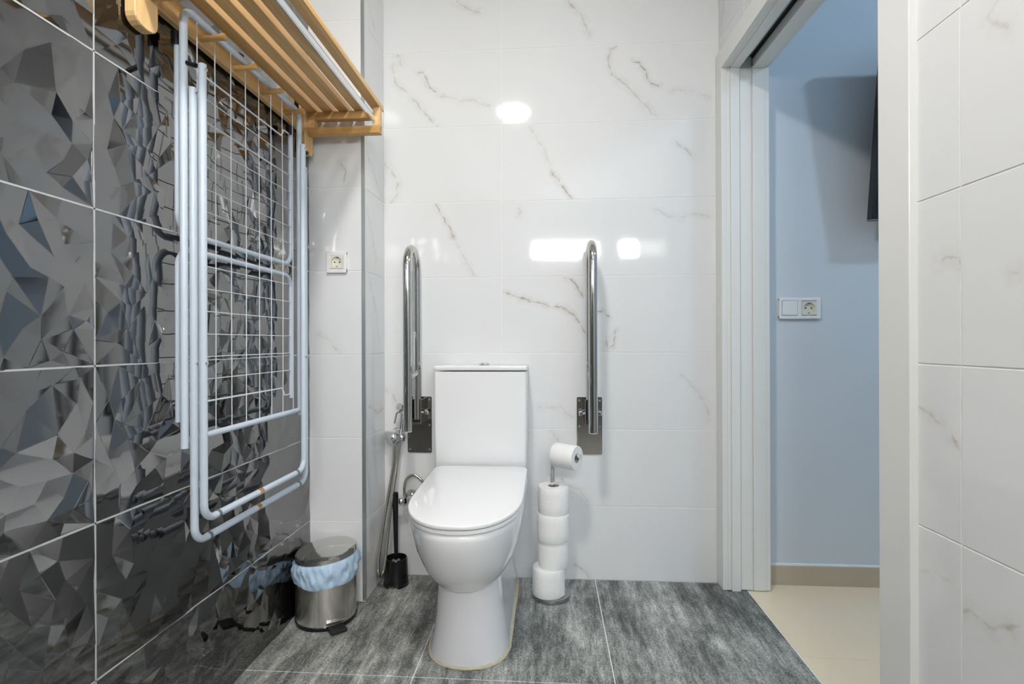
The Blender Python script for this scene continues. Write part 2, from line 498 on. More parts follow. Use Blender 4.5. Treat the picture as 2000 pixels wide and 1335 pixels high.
STRIP = [('m', [(-0.746, 1.577), (-0.729, 1.544), (-0.734, 1.504)]), ('s', [(-0.83, 0.958), (-0.788, 0.933), (-0.746, 0.889)])]
SIDE = [('s', [(1.87, 1.62), (1.95, 1.56), (2.05, 1.495)]), ('s', [(1.90, 1.15), (1.96, 1.06), (2.0, 0.93)]), ('m', [(1.88, 0.70), (1.96, 0.66), (2.03, 0.665)]),
        ('s', [(1.87, 2.20), (1.96, 2.12)]), ('s', [(1.87, 1.42), (1.96, 1.25)])]
RIGHT = [
   ('m', [(-1.096, 1.067), (-1.108, 1.072), (-1.137, 1.065), (-1.158, 1.024), (-1.179, 1.026)]),
   ('m', [(-1.238, 1.03), (-1.248, 1.032)]),
   ('s', [(-1.213, 1.451), (-1.194, 1.438), (-1.227, 1.398)]),
   ('m', [(-1.044, 0.81), (-1.074, 0.794), (-1.095, 0.783)]),
   ('m', [(-1.122, 0.76), (-1.139, 0.741)]),
   ('m', [(-1.147, 0.475), (-1.16, 0.482), (-1.198, 0.48), (-1.243, 0.501)]),
   ('s', [(-1.051, 0.508), (-1.089, 0.515), (-1.107, 0.514)]),
   ('s', [(-0.09, 2.26), (-0.05, 2.2), (-0.03, 2.1)]),
   ('s', [(-1.5, 1.1), (-1.7, 1.0), (-1.8, 0.9)]), ('m', [(-1.4, 1.7), (-1.5, 1.6), (-1.6, 1.5)]),
]
mar_n = [0]
plain_marble = {}
def marble_for(veins, a0, a1, z0, z1, ax):
    loc = []
    for k, pts in veins:
        ca = sum(p[0] for p in pts)/len(pts); cz = sum(p[1] for p in pts)/len(pts)
        if a0 <= ca <= a1 and z0 <= cz <= z1:
            loc.append((k, [(p[0]-a0, p[1]-z0) for p in pts]))
    if not loc:
        if ax not in plain_marble: plain_marble[ax] = marble('marble_plain', [], ax)
        return plain_marble[ax]
    mar_n[0] += 1
    return marble('marble_veined', loc, ax)

TH = 0.008   # tile thickness
# back wall
wb = build('wall_back', box(CX-0.3, 0.75, BY+0.0012, BY+0.12, 0, CEIL), M['grout'])
tag(wb, 'white marble-look tiled wall behind the toilet', kind='structure')
for r in range(9):
    z0, z1 = ROWS[r], ROWS[r+1]
    for x0, x1 in ((CX, -0.1835), (-0.1835, RC.x)):
        put_tile(wb, plain_tile(x1-x0-GAP, TH, z1-z0-GAP, 0.0006), (x0+GAP/2, BY, z0+GAP/2), marble_for(BACK, x0, x1, z0, z1, 0))
# boxed column in the left corner
wc = build('wall_column', box(LX-0.05, CX-0.0012, CY+0.0012, BY+0.05, 0, CEIL), M['grout'])
tag(wc, 'boxed-in white tiled corner column beside the black wall', kind='structure')
for r in range(9):
    z0, z1 = ROWS[r], ROWS[r+1]
    put_tile(wc, plain_tile(CX-LX-0.013, TH, z1-z0-GAP, 0.0006), (LX+0.001, CY, z0+GAP/2), marble_for(STRIP, LX, CX, z0, z1, 0))
    put_tile(wc, plain_tile(TH, BY-CY-0.004, z1-z0-GAP, 0.0006), (CX-TH, CY+0.003, z0+GAP/2), marble_for(SIDE, CY, BY, z0, z1, 1))
tr = bmesh.new()
bx(tr, CX-0.0115, CX+0.0008, CY-0.001, CY+0.0025, 0.004, CEIL, bev=0.0008, seg=1)
bx(tr, CX-0.0015, CX+0.0016, CY-0.0008, CY+0.004, 0.004, CEIL)
t1 = build('trim_1', tr, M['trim']); tag(t1, 'thin brushed metal edge trim on the column corner', kind='structure')

# left wall with faceted black tiles
LYJ = [REAR, -0.858, 0.042, 0.942, CY]
bmw = box(LX-0.14, LX-0.004, REAR, CY+0.05, 0, CEIL)
for z in ROWS[1:-1]: bx(bmw, LX-0.006, LX+0.0018, REAR, CY-0.001, z-0.0017, z+0.0017)
for y in LYJ[1:-1]: bx(bmw, LX-0.006, LX+0.0018, y-0.0017, y+0.0017, 0.001, CEIL-0.001)
wl = build('wall_left', bmw, M['silver'])
tag(wl, 'black glossy wall of faceted relief tiles', kind='structure')
def facet_mesh(W, H, seed):
    rnd = random.Random(seed)
    sp = 0.056
    nx = max(2, round(W/sp)); nz = max(1, round(H/sp))
    pts, hgt = [], []
    def add(y, z, h): pts.append(Vector((y, z))); hgt.append(h)
    for c in ((0, 0), (W, 0), (W, H), (0, H)): add(*c, rnd.uniform(0.0015, 0.003))
    for i in range(1, nx):
        add(W*(i+rnd.uniform(-.3, .3))/nx, 0, rnd.uniform(0.0005, 0.0045)); add(W*(i+rnd.uniform(-.3, .3))/nx, H, rnd.uniform(0.0005, 0.0045))
    for i in range(1, nz):
        add(0, H*(i+rnd.uniform(-.25, .25))/nz, rnd.uniform(0.0005, 0.0045)); add(W, H*(i+rnd.uniform(-.25, .25))/nz, rnd.uniform(0.0005, 0.0045))
    want = int(nx*nz*1.45); tries = 0; inner = []
    while len(inner) < want and tries < 6000:
        tries += 1
        y = rnd.uniform(0.012, W-0.012); z = rnd.uniform(0.012, H-0.012)
        if all((y-a)**2+(z-b_)**2 > 0.025**2 for a, b_ in inner):
            inner.append((y, z))
            add(y, z, rnd.choice((rnd.uniform(0.0075, 0.0105), rnd.uniform(0.0003, 0.004), rnd.uniform(0.001, 0.006))))
    vs2, es, fs, *_ = geometry.delaunay_2d_cdt(pts, [], [], 0, 1e-5)
    bm = bmesh.new()
    V = []
    for v in vs2:
        k = min(range(len(pts)), key=lambda q: (pts[q]-v).length_squared)
        V.append(bm.verts.new((hgt[k]*0.85, v.x, v.y)))
    for f in fs:
        try: bm.faces.new([V[i] for i in f])
        except ValueError: pass
    bmesh.ops.bevel(bm, geom=[e for e in bm.edges if not e.is_boundary], offset=0.0007, segments=1, affect='EDGES', clamp_overlap=True)
    bnd = [e for e in bm.edges if e.is_boundary]
    ret = bmesh.ops.extrude_edge_only(bm, edges=bnd)
    for v in ret['geom']:
        if isinstance(v, bmesh.types.BMVert): v.co.x = -0.006
    bmesh.ops.recalc_face_normals(bm, faces=bm.faces)
    n = sum(f.normal.x for f in bm.faces if abs(f.normal.x) > .5)
    if n < 0: bmesh.ops.reverse_faces(bm, faces=bm.faces)
    me = bpy.data.meshes.new('relief_tile'); bm.to_mesh(me); bm.free(); me.materials.append(M['black'])
    return me
fcache = {}
for c in range(4):
    for r in range(9):
        y0, y1, z0, z1 = LYJ[c], LYJ[c+1], ROWS[r], ROWS[r+1]
        k = (round(y1-y0, 3), round(z1-z0, 3), (r+c) % 2)
        if k not in fcache: fcache[k] = facet_mesh(y1-y0-0.0036, z1-z0-0.0036, 11+(r+c) % 2*7)
        o = bpy.data.objects.new('tile', fcache[k]); COL.objects.link(o); o.parent = wl
        o.location = (LX-0.001, y0+0.0018, z0+0.0018)

# right wall (runs 1.6 degrees off square) in its own frame: x outwards, y along the wall, door between y=-0.952 and y=-0.064
def build_r(name, bm, mat, parent, smooth=False):
    bm.transform(RM)
    return build(name, bm, mat, parent, smooth)
REND = -2.28
wr = bmesh.new()
bx(wr, 0.0012, 0.145, REND, -0.965, 0, CEIL)
bx(wr, 0.0012, 0.145, -0.965, 0.0, 2.0, CEIL)
bx(wr, 0.0012, 0.145, -0.05, 0.02, 0, 2.0)
wr.transform(RM)
me = bpy.data.meshes.new('wall_right'); bmesh.ops.recalc_face_normals(wr, faces=wr.faces)
wr.transform(RM.inverted()); wr.to_mesh(me); wr.free(); me.materials.append(M['grout'])
wro = bpy.data.objects.new('wall_right', me); COL.objects.link(wro); wro.matrix_world = RM
ORG[wro.name] = RM.inverted()
tag(wro, 'white marble-look tiled wall with the doorway', kind='structure')
for r in range(9):
    z0, z1 = ROWS[r], ROWS[r+1]
    for a0, a1 in ((REND, -2.04), (-2.04, -1.14), (-1.14, -1.035), (-1.035, -0.24), (-0.24, -0.001)):
        if a0 > -1.04:
            if z1 < 2.0: continue
            zz = max(z0, 1.99)
        else: zz = z0
        put_tile(wro, plain_tile(TH, a1-a0-GAP, z1-zz-GAP, 0.0006), (0.0, a0+GAP/2, zz+GAP/2), marble_for(RIGHT, a0, a1, zz, z1, 1))

# room behind the camera
rw = [('wall_rear', (LX-0.1, 1.4, REAR-0.1, REAR, 0, CEIL)), ('wall_rear_right', (1.3, 1.4, REAR, 0.0, 0, CEIL)), ('wall_rear_return', (0.872, 1.4, -0.23, -0.13, 0, CEIL))]
for n_, b_ in rw:
    o = build(n_, box(*b_), M['reart'] if n_ == 'wall_rear' else plain_marble.get(0) or marble('marble_plain', [], 0)); tag(o, 'wall behind the viewpoint', kind='structure')
ce = build('ceiling', box(LX-0.12, 1.4, REAR-0.1, BY+0.1, CEIL, CEIL+0.08), M['ceilp']); tag(ce, 'white painted bathroom ceiling', kind='structure')

# hall beyond the door
for n_, b_, m_ in (('wall_hall_back', (0.75, 3.1, 2.08, 2.2, 0, 2.56), 'hallwall'), ('wall_hall_right', (3.0, 3.1, 0.4, 2.2, 0, 2.56), 'hallwall'),
                   ('wall_hall_front', (0.86, 3.1, 0.3, 0.4, 0, 2.56), 'hallwall'), ('ceiling_hall', (0.80, 3.1, 0.3, 2.2, 2.56, 2.62), 'ceilp')):
    o = build(n_, box(*b_), M[m_]); tag(o, 'painted hall surface beyond the doorway', kind='structure')
bb = build('baseboard_hall', box(0.80, 3.0, 2.069, 2.08, 0, 0.074, bev=0.0006, seg=1), M['hallbase']); tag(bb, 'taupe tile skirting at the foot of the hall wall', kind='structure')
ORG[bb.name] = Matrix.Identity(4)
build('top_strip', box(0.80, 3.0, 2.0695, 2.0805, 0.0735, 0.081, bev=0.0025), M['plastic'], bb)  # white strip along the top edge of the skirting

# door frame (pocket sliding door, open)
dr = thing('door_1', None, 'white lacquered frame of the open sliding door', None, mat=RM)
dr['kind'] = 'structure'
HZ = 1.948
def dpart(name, *b, mat='paint', bev=0.0015):
    bm = box(*b, bev=bev, seg=2 if bev else 1) if bev else box(*b)
    return build_r(name, bm, M[mat], dr, False)
dpart('casing', -0.015, 0.004, -0.064, -0.001, 0.003, HZ+0.072)
dpart('casing', -0.015, 0.004, -1.040, -0.952, 0.003, HZ+0.072)
dpart('casing', -0.0152, 0.004, -0.9515, -0.0645, HZ, HZ+0.072)
dpart('casing', 0.145, 0.160, -0.064, 0.004, 0.003, HZ+0.072)
dpart('casing', 0.145, 0.160, -1.040, -0.952, 0.003, HZ+0.072)
dpart('casing', 0.145, 0.160, -0.9515, -0.0645, HZ, HZ+0.072)
# jamb linings: far side in full profile
dpart('jamb', 0.004, 0.018, -0.063, -0.04, 0.003, HZ+0.01)
dpart('jamb', 0.018, 0.051, -0.068, -0.04, 0.0, HZ+0.004)
dpart('jamb', 0.053, 0.098, -0.060, -0.04, 0.003, HZ+0.04)
dpart('jamb', 0.098, 0.145, -0.066, -0.04, 0.003, HZ+0.004)
dpart('seal', 0.0505, 0.0535, -0.061, -0.045, 0.003, HZ, mat='slot', bev=0)
dpart('jamb', 0.004, 0.050, -0.985, -0.952, 0.0, HZ+0.004)
dpart('jamb', 0.098, 0.145, -0.985, -0.952, 0.0, HZ+0.004)
# head linings with the running track between them
dpart('head', 0.004, 0.018, -0.951, -0.0635, HZ+0.001, HZ+0.03)
dpart('head', 0.018, 0.051, -0.951, -0.0685, HZ-0.004, HZ+0.03)
dpart('head', 0.098, 0.145, -0.951, -0.0665, HZ-0.004, HZ+0.03)
dpart('track', 0.051, 0.098, -0.951, -0.06, HZ+0.042, HZ+0.052, mat='slot', bev=0)
dpart('track_wall', 0.046, 0.0505, -0.951, -0.06, HZ+0.028, HZ+0.045, mat='slot', bev=0)
dpart('track_wall', 0.0985, 0.103, -0.951, -0.06, HZ+0.028, HZ+0.045, mat='slot', bev=0)
dpart('track_rail', 0.068, 0.081, -0.951, -0.07, HZ+0.030, HZ+0.0425, mat='trim', bev=0)

# ------------------------------------------------------------------ lamps
def downlight(x, y, z, label, mat, rad):
    t = thing('ceiling_lamp', (x, y, z), label, 'lamp')
    bm = bmesh.new(); ring_lathe(bm, [(rad, 0), (rad+0.012, 0), (rad+0.012, -0.008), (rad+0.008, -0.012), (rad, -0.010)], (x, y, z))
    build('trim_ring', bm, M['plastic'], t, True)
    bm = bmesh.new(); lathe(bm, [(rad, -0.001), (rad, -0.009)], (x, y, z), n=40)
    build('diffuser', bm, mat, t)
    return t
downlight(-0.23, 0.62, CEIL, 'round ceiling downlight mirrored in the tiles above the toilet', M['lamp'], 0.1)
def wall_lamp(x0, x1, label):
    t = thing('wall_lamp', ((x0+x1)/2, REAR, 1.94), label, 'lamp')
    build('housing', box(x0-0.01, x1+0.01, REAR, REAR+0.03, 1.85, 2.03, bev=0.004), M['plastic'], t)
    build('diffuser', box(x0, x1, REAR+0.028, REAR+0.04, 1.86, 2.02, bev=0.003), M['bar'], t)
wall_lamp(-0.175, 0.53, 'longer light bar on the rear wall mirrored beside the grab bar')
wall_lamp(0.79, 1.19, 'shorter light bar on the rear wall mirrored near the doorway')
t = thing('ceiling_lamp', (2.0, 1.08, 2.56), 'cool round ceiling lamp in the hall', 'lamp')
bm = bmesh.new(); lathe(bm, [(0.07, 0), (0.07, -0.012), (0.06, -0.016)], (2.0, 1.08, 2.56)); build('base', bm, M['plastic'], t, True)
bm = bmesh.new(); lathe(bm, [(0.058, -0.0155), (0.056, -0.035), (0.04, -0.046), (0.0, -0.05)], (2.0, 1.08, 2.56)); build('shade', bm, M['hall'], t, True)

# ------------------------------------------------------------------ toilet
TX = -0.245
toi = thing('toilet', (TX, 1.75, 0), 'white close-coupled toilet with its lid closed', 'toilet')
def dring(z, yf, yb, hw, n=56, ex=2.3, fr=0.62, cx=TX, rb=0.02, tw=0.0):
    """D-shaped ring: rounded front (towards -y), straight sides, slightly rounded back corners"""
    ln = yb - yf
    fl_ = ln*fr
    pts = []
    m = n//2
    for i in range(m+1):
        a = math.pi*i/m
        ca, sa = math.cos(a), math.sin(a)
        x = -hw*math.copysign(abs(ca)**(2/ex), ca)
        y = yf + fl_ - fl_*abs(sa)**(2/ex)
        pts.append((cx+x, y, z))
    k = n - (m+1)
    # back: up the right side, across, down the left
    bk = []
    for i in range(4):
        f = (i+1)/5
        bk.append((cx+hw-tw*f, yf+fl_+(ln-fl_-rb)*f, z))
    for i in range(5):
        a = math.pi/2*i/4
        bk.append((cx+hw-tw-rb+rb*math.cos(a), yb-rb+rb*math.sin(a), z))
    for p in reversed(bk[:]): bk.append((2*cx-p[0], p[1], z))
    return pts + bk
# pedestal
bm = bmesh.new()
prof = [(0.0, 1.480, .122), (0.012, 1.480, .121), (0.05, 1.486, .112), (0.11, 1.494, .104), (0.18, 1.496, .099), (0.25, 1.484, .098), (0.31, 1.462, .104), (0.36, 1.45, .110)]
loft(bm, [dring(z, yf, BY-0.002, hw, ex=2.35, fr=0.24, rb=0.012) for z, yf, hw in prof])
build('pedestal', bm, M['ceramic'], toi, True, angle=50)
# bowl
bm = bmesh.new()
prof = [(0.212, 1.50, 1.70, .055), (0.226, 1.462, 1.74, .088), (0.247, 1.428, 1.79, .112), (0.277, 1.397, 1.85, .132), (0.31, 1.370, 1.905, .146), (0.345, 1.350, 1.93, .156),
        (0.385, 1.334, 1.95, .162), (0.415, 1.327, 1.96, .1655), (0.428, 1.327, 1.96, .166), (0.434, 1.331, 1.957, .163)]
loft(bm, [dring(z, yf, yb, hw, ex=2.1+z*0.35, fr=0.44+(0.434-z)*0.55, rb=0.03) for z, yf, yb, hw in prof])
build('bowl', bm, M['ceramic'], toi, True, angle=60)
# seat and lid follow a gentle slope up to the hinges
def slope(ring, z0):
    return [(x, y, z0 + (z-z0) + (y-1.32)/(1.90-1.32)*0.020) for x, y, z in ring]
def slab(yf, yb, hw, z0, z1, e, **k):
    R = []
    for dz, ins in ((z0, e*.7), (z0+e*.5, e*.15), (z0+e, 0), (z1-e, 0), (z1-e*.5, e*.15), (z1-e*.15, e*.5), (z1, e*1.2)):
        R.append(slope(dring(dz, yf+ins, yb-ins, hw-ins, **k), dz))
    bm = bmesh.new(); loft(bm, R); return bm
build('seat', slab(1.326, 1.885, .1665, 0.4355, 0.4465, 0.003, ex=2.25, fr=0.44, rb=0.03), M['seatp'], toi, True, angle=60)
build('lid', slab(1.322, 1.893, .1675, 0.4495, 0.4615, 0.0035, ex=2.25, fr=0.44, rb=0.035), M['seatp'], toi, True, angle=60)
for s_ in (-1, 1):
    bm = bmesh.new(); tube(bm, [(TX+s_*0.07-0.02, 1.893, 0.463), (TX+s_*0.07+0.02, 1.893, 0.463)], 0.007)
    build('hinge', bm, M['chrome'], toi, True)
# cistern
bm = bmesh.new()
def rrect(x0, x1, y0, y1, z, r, n=6):
    pts = []
    for cx_, cy_, a0 in ((x1-r, y1-r, 0), (x0+r, y1-r, 90), (x0+r, y0+r, 180), (x1-r, y0+r, 270)):
        for i in range(n+1):
            a = math.radians(a0+90*i/n); pts.append((cx_+r*math.cos(a), cy_+r*math.sin(a), z))
    return pts
XL, XR, CF = -0.4265, -0.0795, 1.905
loft(bm, [rrect(XL+.002+i, XR-.002-i, CF+.002+i, BY-.003, z, .012) for z, i in ((0.425, .004), (0.43, .001), (0.60, .0), (0.8205, -.0005), (0.822, .003))])
build('cistern', bm, M['ceramic'], toi, True)
bm = bmesh.new()
loft(bm, [rrect(XL+i, XR-i, CF+i, BY-.003, z, .012) for z, i in ((0.8262, .002), (0.8275, 0), (0.838, 0), (0.8415, .0012), (0.843, .005))])
build('cistern_lid', bm, M['ceramic'], toi, True, angle=60)
bm = bmesh.new(); lathe(bm, [(0.024, 0.8425), (0.024, 0.8455), (0.022, 0.847)], (TX, 1.985, 0)); fb = build('flush_button', bm, M['chrome'], toi, True)
bm = bmesh.new(); lathe(bm, [(0.019, 0.846), (0.018, 0.8500), (0.012, 0.8525), (0.0, 0.8532)], (TX, 1.985, 0)); build('button_cap', bm, M['chrome'], fb, True)
# yellowed sealant along the foot
bm = bmesh.new()
base = dring(0.0, 1.480, BY-0.012, .122, ex=2.35, fr=0.24, rb=0.012)
rnd = random.Random(4)
path = [(TX+(x-TX)*1.01+rnd.uniform(-.0012, .0012), y-0.001+rnd.uniform(-.0012, .0012), 0.002) for x, y, z in base]
tube(bm, path, [0.0045+rnd.uniform(-.001, .0018) for _ in path], n=8, closed=True)
build('sealant', bm, M['sealant'], toi, True)

# ------------------------------------------------------------------ fold-up grab bars
def grab_bar(X, label, hook, ztop):
    t = thing('grab_bar', (X, BY, 0.49), label, 'grab bar', 'fold-up grab bars beside the toilet')
    pl = rrect(X-0.049, X+0.049, 0.490, 0.714, 0, .006)
    bm = bmesh.new(); loft(bm, [[(p[0], BY-d, p[1]) for p in pl] for d in (0.0002, 0.0045)])
    build('wall_plate', bm, M['plate'], t)
    for sx in (-0.039, 0.039):
        for z in (0.503, 0.600, 0.701):
            bm = bmesh.new(); lathe(bm, [(0.005, 0), (0.005, 0.001), (0.0035, 0.003), (0.001, 0.0034)], (X+sx, BY-0.0044, z), rot('X', 90), 14)
            build('screw', bm, M['chrome'], t, True)
    yb, yf, R = 2.028, 1.888, 0.0162
    ym = (yb+yf)/2; rad = (yb-yf)/2
    pts = [(X, yb, 0.63), (X, yb, 0.8), (X, yb, 1.0)]
    zt = ztop - R - rad
    for i in range(17):
        a = math.pi*i/16
        pts.append((X, ym+rad*math.cos(a), zt+rad*math.sin(a)))
    pts += [(X, yf, 1.0), (X, yf, 0.8), (X, yf, 0.606)]
    bm = bmesh.new(); tube(bm, pts, R, 20); build('rail', bm, M['steel'], t, True)
    bm = bmesh.new(); lathe(bm, [(0.0155, -0.001), (0.0150, -0.0035), (0.0, -0.004)], (X, yf, 0.6065), n=20); build('end_cap', bm, M['plastic'], t, True)
    bm = bmesh.new(); tube(bm, [(X, yb, 0.812), (X, yf, 0.792)], 0.0105, 14); build('brace', bm, M['steel'], t, True)
    # hinge yoke with its cross bolt
    bm = bmesh.new()
    for s_ in (-1, 1):
        bx(bm, X+s_*0.0185-0.002, X+s_*0.0185+0.002, 2.006, BY-0.004, 0.615, 0.708, bev=0.001, seg=1)
    bx(bm, X-0.0205, X+0.0205, 2.004, 2.045, 0.612, 0.618, bev=0.001, seg=1)
    build('hinge_yoke', bm, M['plate'], t)
    bm = bmesh.new(); tube(bm, [(X-0.036, 2.03, 0.655), (X+0.034, 2.03, 0.655)], 0.005, 12)
    bt = build('bolt', bm, M['chrome'], t, True)
    for s_ in (-1, 1):
        bm = bmesh.new(); tube(bm, [(X+s_*0.028, 2.03, 0.655), (X+s_*0.031, 2.03, 0.655), (X+s_*0.040, 2.03, 0.655), (X+s_*0.043, 2.03, 0.655)], [0.007, 0.010, 0.010, 0.006], 6)
        build('nut', bm, M['chrome'], bt, False)
    if hook:
        bm = bmesh.new(); tube(bm, fillet([(X+0.004, 1.965, 0.81), (X+0.004, 1.965, 0.965), (X+0.004, 1.977, 0.972), (X+0.004, 1.983, 0.95)], 0.004), 0.003, 8)
        build('paper_hook', bm, M['chrome'], t, True)
grab_bar(-0.516, 'steel fold-up grab bar on the left of the toilet, partly behind the cistern', True, 1.298)
grab_bar(0.157, 'steel fold-up grab bar standing upright above the toilet paper stand', False, 1.305)

# ------------------------------------------------------------------ toilet paper stand with rolls
PX, PY = 0.004, 1.927
st = thing('toilet_paper_stand', (PX, PY, 0), 'chrome floor stand carrying toilet paper rolls beside the toilet', 'paper stand')
bm = bmesh.new(); lathe(bm, [(0.066, 0), (0.070, 0.002), (0.071, 0.008), (0.070, 0.013), (0.066, 0.0155), (0.0, 0.0155)], (PX, PY, 0.0005), n=48)
build('base', bm, M['steeld'], st, True)
ADIR = Vector((math.cos(math.radians(-32)), math.sin(math.radians(-32)), -0.03)).normalized()
A0 = Vector((PX+0.010, PY, 0.528))
bm = bmesh.new(); tube(bm, fillet([(PX+0.003, PY, 0.014), (PX+0.008, PY, 0.38), tuple(A0), tuple(A0+ADIR*0.115)], 0.014, 8), 0.0078, 16)
build('pole', bm, M['chrome'], st, True)
def paper_roll(name_lbl, cen, M4, R=0.058, H=0.096, r=0.021, seed=0):
    o = thing('toilet_roll', cen, name_lbl, 'toilet roll', 'toilet rolls on the stand')
    rnd = random.Random(seed)
    T = Matrix.Translation(cen) @ M4
    n = 44
    ph = rnd.uniform(0, 6)
    prof = [(r, 0), (R*.97, 0), (R, 0.003), (R*1.004, H*.35), (R*.998, H*.7), (R, H-0.003), (R*.97, H), (r, H-0.0005)]
    rings = []
    for q, h in prof:
        ring = []
        for j in range(n):
            a = 2*math.pi*j/n
            qq = q*(1+0.010*math.sin(2*a+ph)+0.006*math.sin(3*a+ph*2)) if q > r*1.5 else q
            ring.append(T @ Vector((qq*math.cos(a), qq*math.sin(a), h)))
        rings.append(ring)
    bm = bmesh.new(); loft(bm, rings, True, False)
    build('paper', bm, M['paper'], o, True, angle=50)
    bm = bmesh.new(); ring_lathe(bm, [(r-0.001, 0.0008), (r+0.0006, 0.0008), (r+0.0006, H-0.001), (r-0.001, H-0.001)], cen, M4, n=28)
    build('core', bm, M['card'], o, True)
    # loose end of the sheet
    bm = bmesh.new()
    a0 = -1.0+ph*.3
    V = []
    for j in range(8):
        a = a0 + j*0.07
        q = R*1.012+0.0012*(j/7)
        V.append((T @ Vector((q*math.cos(a), q*math.sin(a), 0.004)), T @ Vector((q*math.cos(a), q*math.sin(a), H-0.004)),
                  T @ Vector(((q+.0006)*math.cos(a), (q+.0006)*math.sin(a), H-0.004)), T @ Vector(((q+.0006)*math.cos(a), (q+.0006)*math.sin(a), 0.004))))
    loft(bm, V)
    build('loose_sheet', bm, M['paper'], o, True)
    return o
I4 = Matrix.Identity(4)
paper_roll('lowest toilet roll of the stack, shifted left on the stand base', (PX-0.0085, PY-0.010, 0.0165), I4, R=0.0585, H=0.097, seed=1)
paper_roll('toilet roll second from the bottom of the stack', (PX+0.010, PY+0.004, 0.1140), I4, R=0.0565, H=0.096, seed=2)
paper_roll('toilet roll third from the bottom of the stack', (PX+0.009, PY-0.004, 0.2105), I4, R=0.0575, H=0.097, seed=3)
paper_roll('uppermost roll of the vertical toilet paper stack', (PX+0.011, PY, 0.3080), I4, R=0.0565, H=0.097, seed=5)
q = Vector((0, 0, 1)).rotation_difference(ADIR).to_matrix().to_4x4()
c0 = A0 + ADIR*0.010 + Vector((0, 0, -0.0085))
paper_roll('single toilet roll lying on the stand arm above the stack', tuple(c0), q, R=0.0435, H=0.090, r=0.0175, seed=7)

# ------------------------------------------------------------------ pedal bin
BXc, BYc, BR = -0.757, 1.735, 0.0985
bn = thing('pedal_bin', (BXc, BYc, 0), 'round stainless steel pedal bin in the corner by the black wall', 'bin')
bm = bmesh.new(); lathe(bm, [(BR+.001, 0.0), (BR+.002, 0.003), (BR+.002, 0.011), (BR, 0.013)], (BXc, BYc, 0.0005), n=56)
build('base_ring', bm, M['blackp'], bn, True)
bm = bmesh.new(); lathe(bm, [(BR-.0005, 0.0125), (BR-.0005, 0.1), (BR-.0005, 0.207), (BR-0.003, 0.2075)], (BXc, BYc, 0.0005), n=64)
build('body', bm, M['brushed'], bn, True)
LT = Matrix.Translation((BXc, BYc, 0.213)) @ rot('Y', -5) @ rot('X', 2)
bm = bmesh.new(); lathe(bm, [(BR-0.003, -0.002), (BR+0.0012, -0.001), (BR+0.0016, 0.012), (BR, 0.019), (BR-0.004, 0.0225), (BR-.012, 0.0245), (0.05, 0.0285), (0.0, 0.0295)], M3=LT, n=64)
build('lid', bm, M['steel'], bn, True, angle=30)
PD = math.radians(-50)
PMt = Matrix.Translation((BXc, BYc, 0)) @ Matrix.Rotation(PD, 4, 'Z')
bm = bmesh.new()
bx(bm, BR-0.012, BR+0.040, -0.026, 0.026, 0.004, 0.0125, bev=0.003, M4=PMt)
build('pedal', bm, M['rubberb'], bn)
bm = bmesh.new()
bx(bm, BR-0.004, BR+0.007, -0.032, 0.032, 0.022, 0.030, bev=0.002, M4=PMt)
build('pedal_guard', bm, M['steel'], bn)
# bin bag folded over the rim
bg = thing('bin_bag', (BXc, BYc, 0.15), 'pale blue plastic bag folded over the rim of the bin', 'bin bag')
rnd = random.Random(3)
ph = [rnd.uniform(0, 6.3) for _ in range(8)]
def bagring(z, r, amp, wav):
    out = []
    for j in range(120):
        a = 2*math.pi*j/120
        w = sum(math.sin(k*a+ph[i]+z*110*(1 if i % 2 else -1)) for i, k in enumerate((5, 9, 17, 29)))/2.6
        w2 = math.sin(2*a+ph[5])*.6+math.sin(5*a+ph[6])*.4
        rr = r+amp*w
        sx = math.cos(a)
        out.append((BXc+rr*math.cos(a), BYc+rr*math.sin(a), z+wav*w2+0.010*sx*(1 if z > .2 else .6)))
    return out
bm = bmesh.new()
loft(bm, [bagring(0.209, BR-0.001, 0, 0), bagring(0.211, BR+0.0035, .001, 0), bagring(0.205, BR+0.0065, .0030, .001), bagring(0.197, BR+0.0085, .0044, .002), bagring(0.188, BR+0.0095, .0052, .003), bagring(0.180, BR+0.0092, .0054, .003), bagring(0.171, BR+0.0090, .0052, .004),
          bagring(0.162, BR+0.0085, .0048, .004), bagring(0.153, BR+0.0070, .0040, .005), bagring(0.144, BR+0.0060, .0030, .006), bagring(0.138, BR+0.0045, .0018, .007), bagring(0.136, BR+0.0018, .0004, .007), bagring(0.15, BR+0.0008, .0, .004)], cap=False)
build('bag', bm, M['bag'], bg, True, angle=35)

# ------------------------------------------------------------------ toilet brush
HX, HY = -0.590, 1.985
bh = thing('brush_holder', (HX, HY, 0), 'black plastic toilet brush pot on the floor', 'brush holder')
bm = bmesh.new()
n = 56
prof = [(0.0475, 0.0), (0.0472, 0.014), (0.0465, 0.0142), (0.0425, 0.100), (0.0405, 0.104), (0.0385, 0.104), (0.0375, 0.098), (0.036, 0.088), (0.0, 0.088)]
rings = []
for r_, h in prof:
    rings.append([Vector((HX+max(r_, 1e-4)*math.cos(2*math.pi*(j+.5)/n), HY+max(r_, 1e-4)*math.sin(2*math.pi*(j+.5)/n), h)) for j in range(n)])
R_ = [[bm.verts.new(p) for p in ring] for ring in rings]
for k in range(len(R_)-1):
    for j in range(n):
        a = (j+1) / n * 360
        if k == 0 and (246 < a < 294): continue            # notch in the foot of the pot, towards the room
        bm.faces.new((R_[k][j], R_[k][(j+1) % n], R_[k+1][(j+1) % n], R_[k+1][j]))
bm.faces.new(R_[-1])
sol = build('pot', bm, M['blackp'], bh, True, angle=50)
mod = sol.modifiers.new('shell', 'SOLIDIFY'); mod.thickness = 0.002; mod.offset = -1
br = thing('toilet_brush', (HX, HY, 0.089), 'black toilet brush handle standing upright in its pot', 'toilet brush')
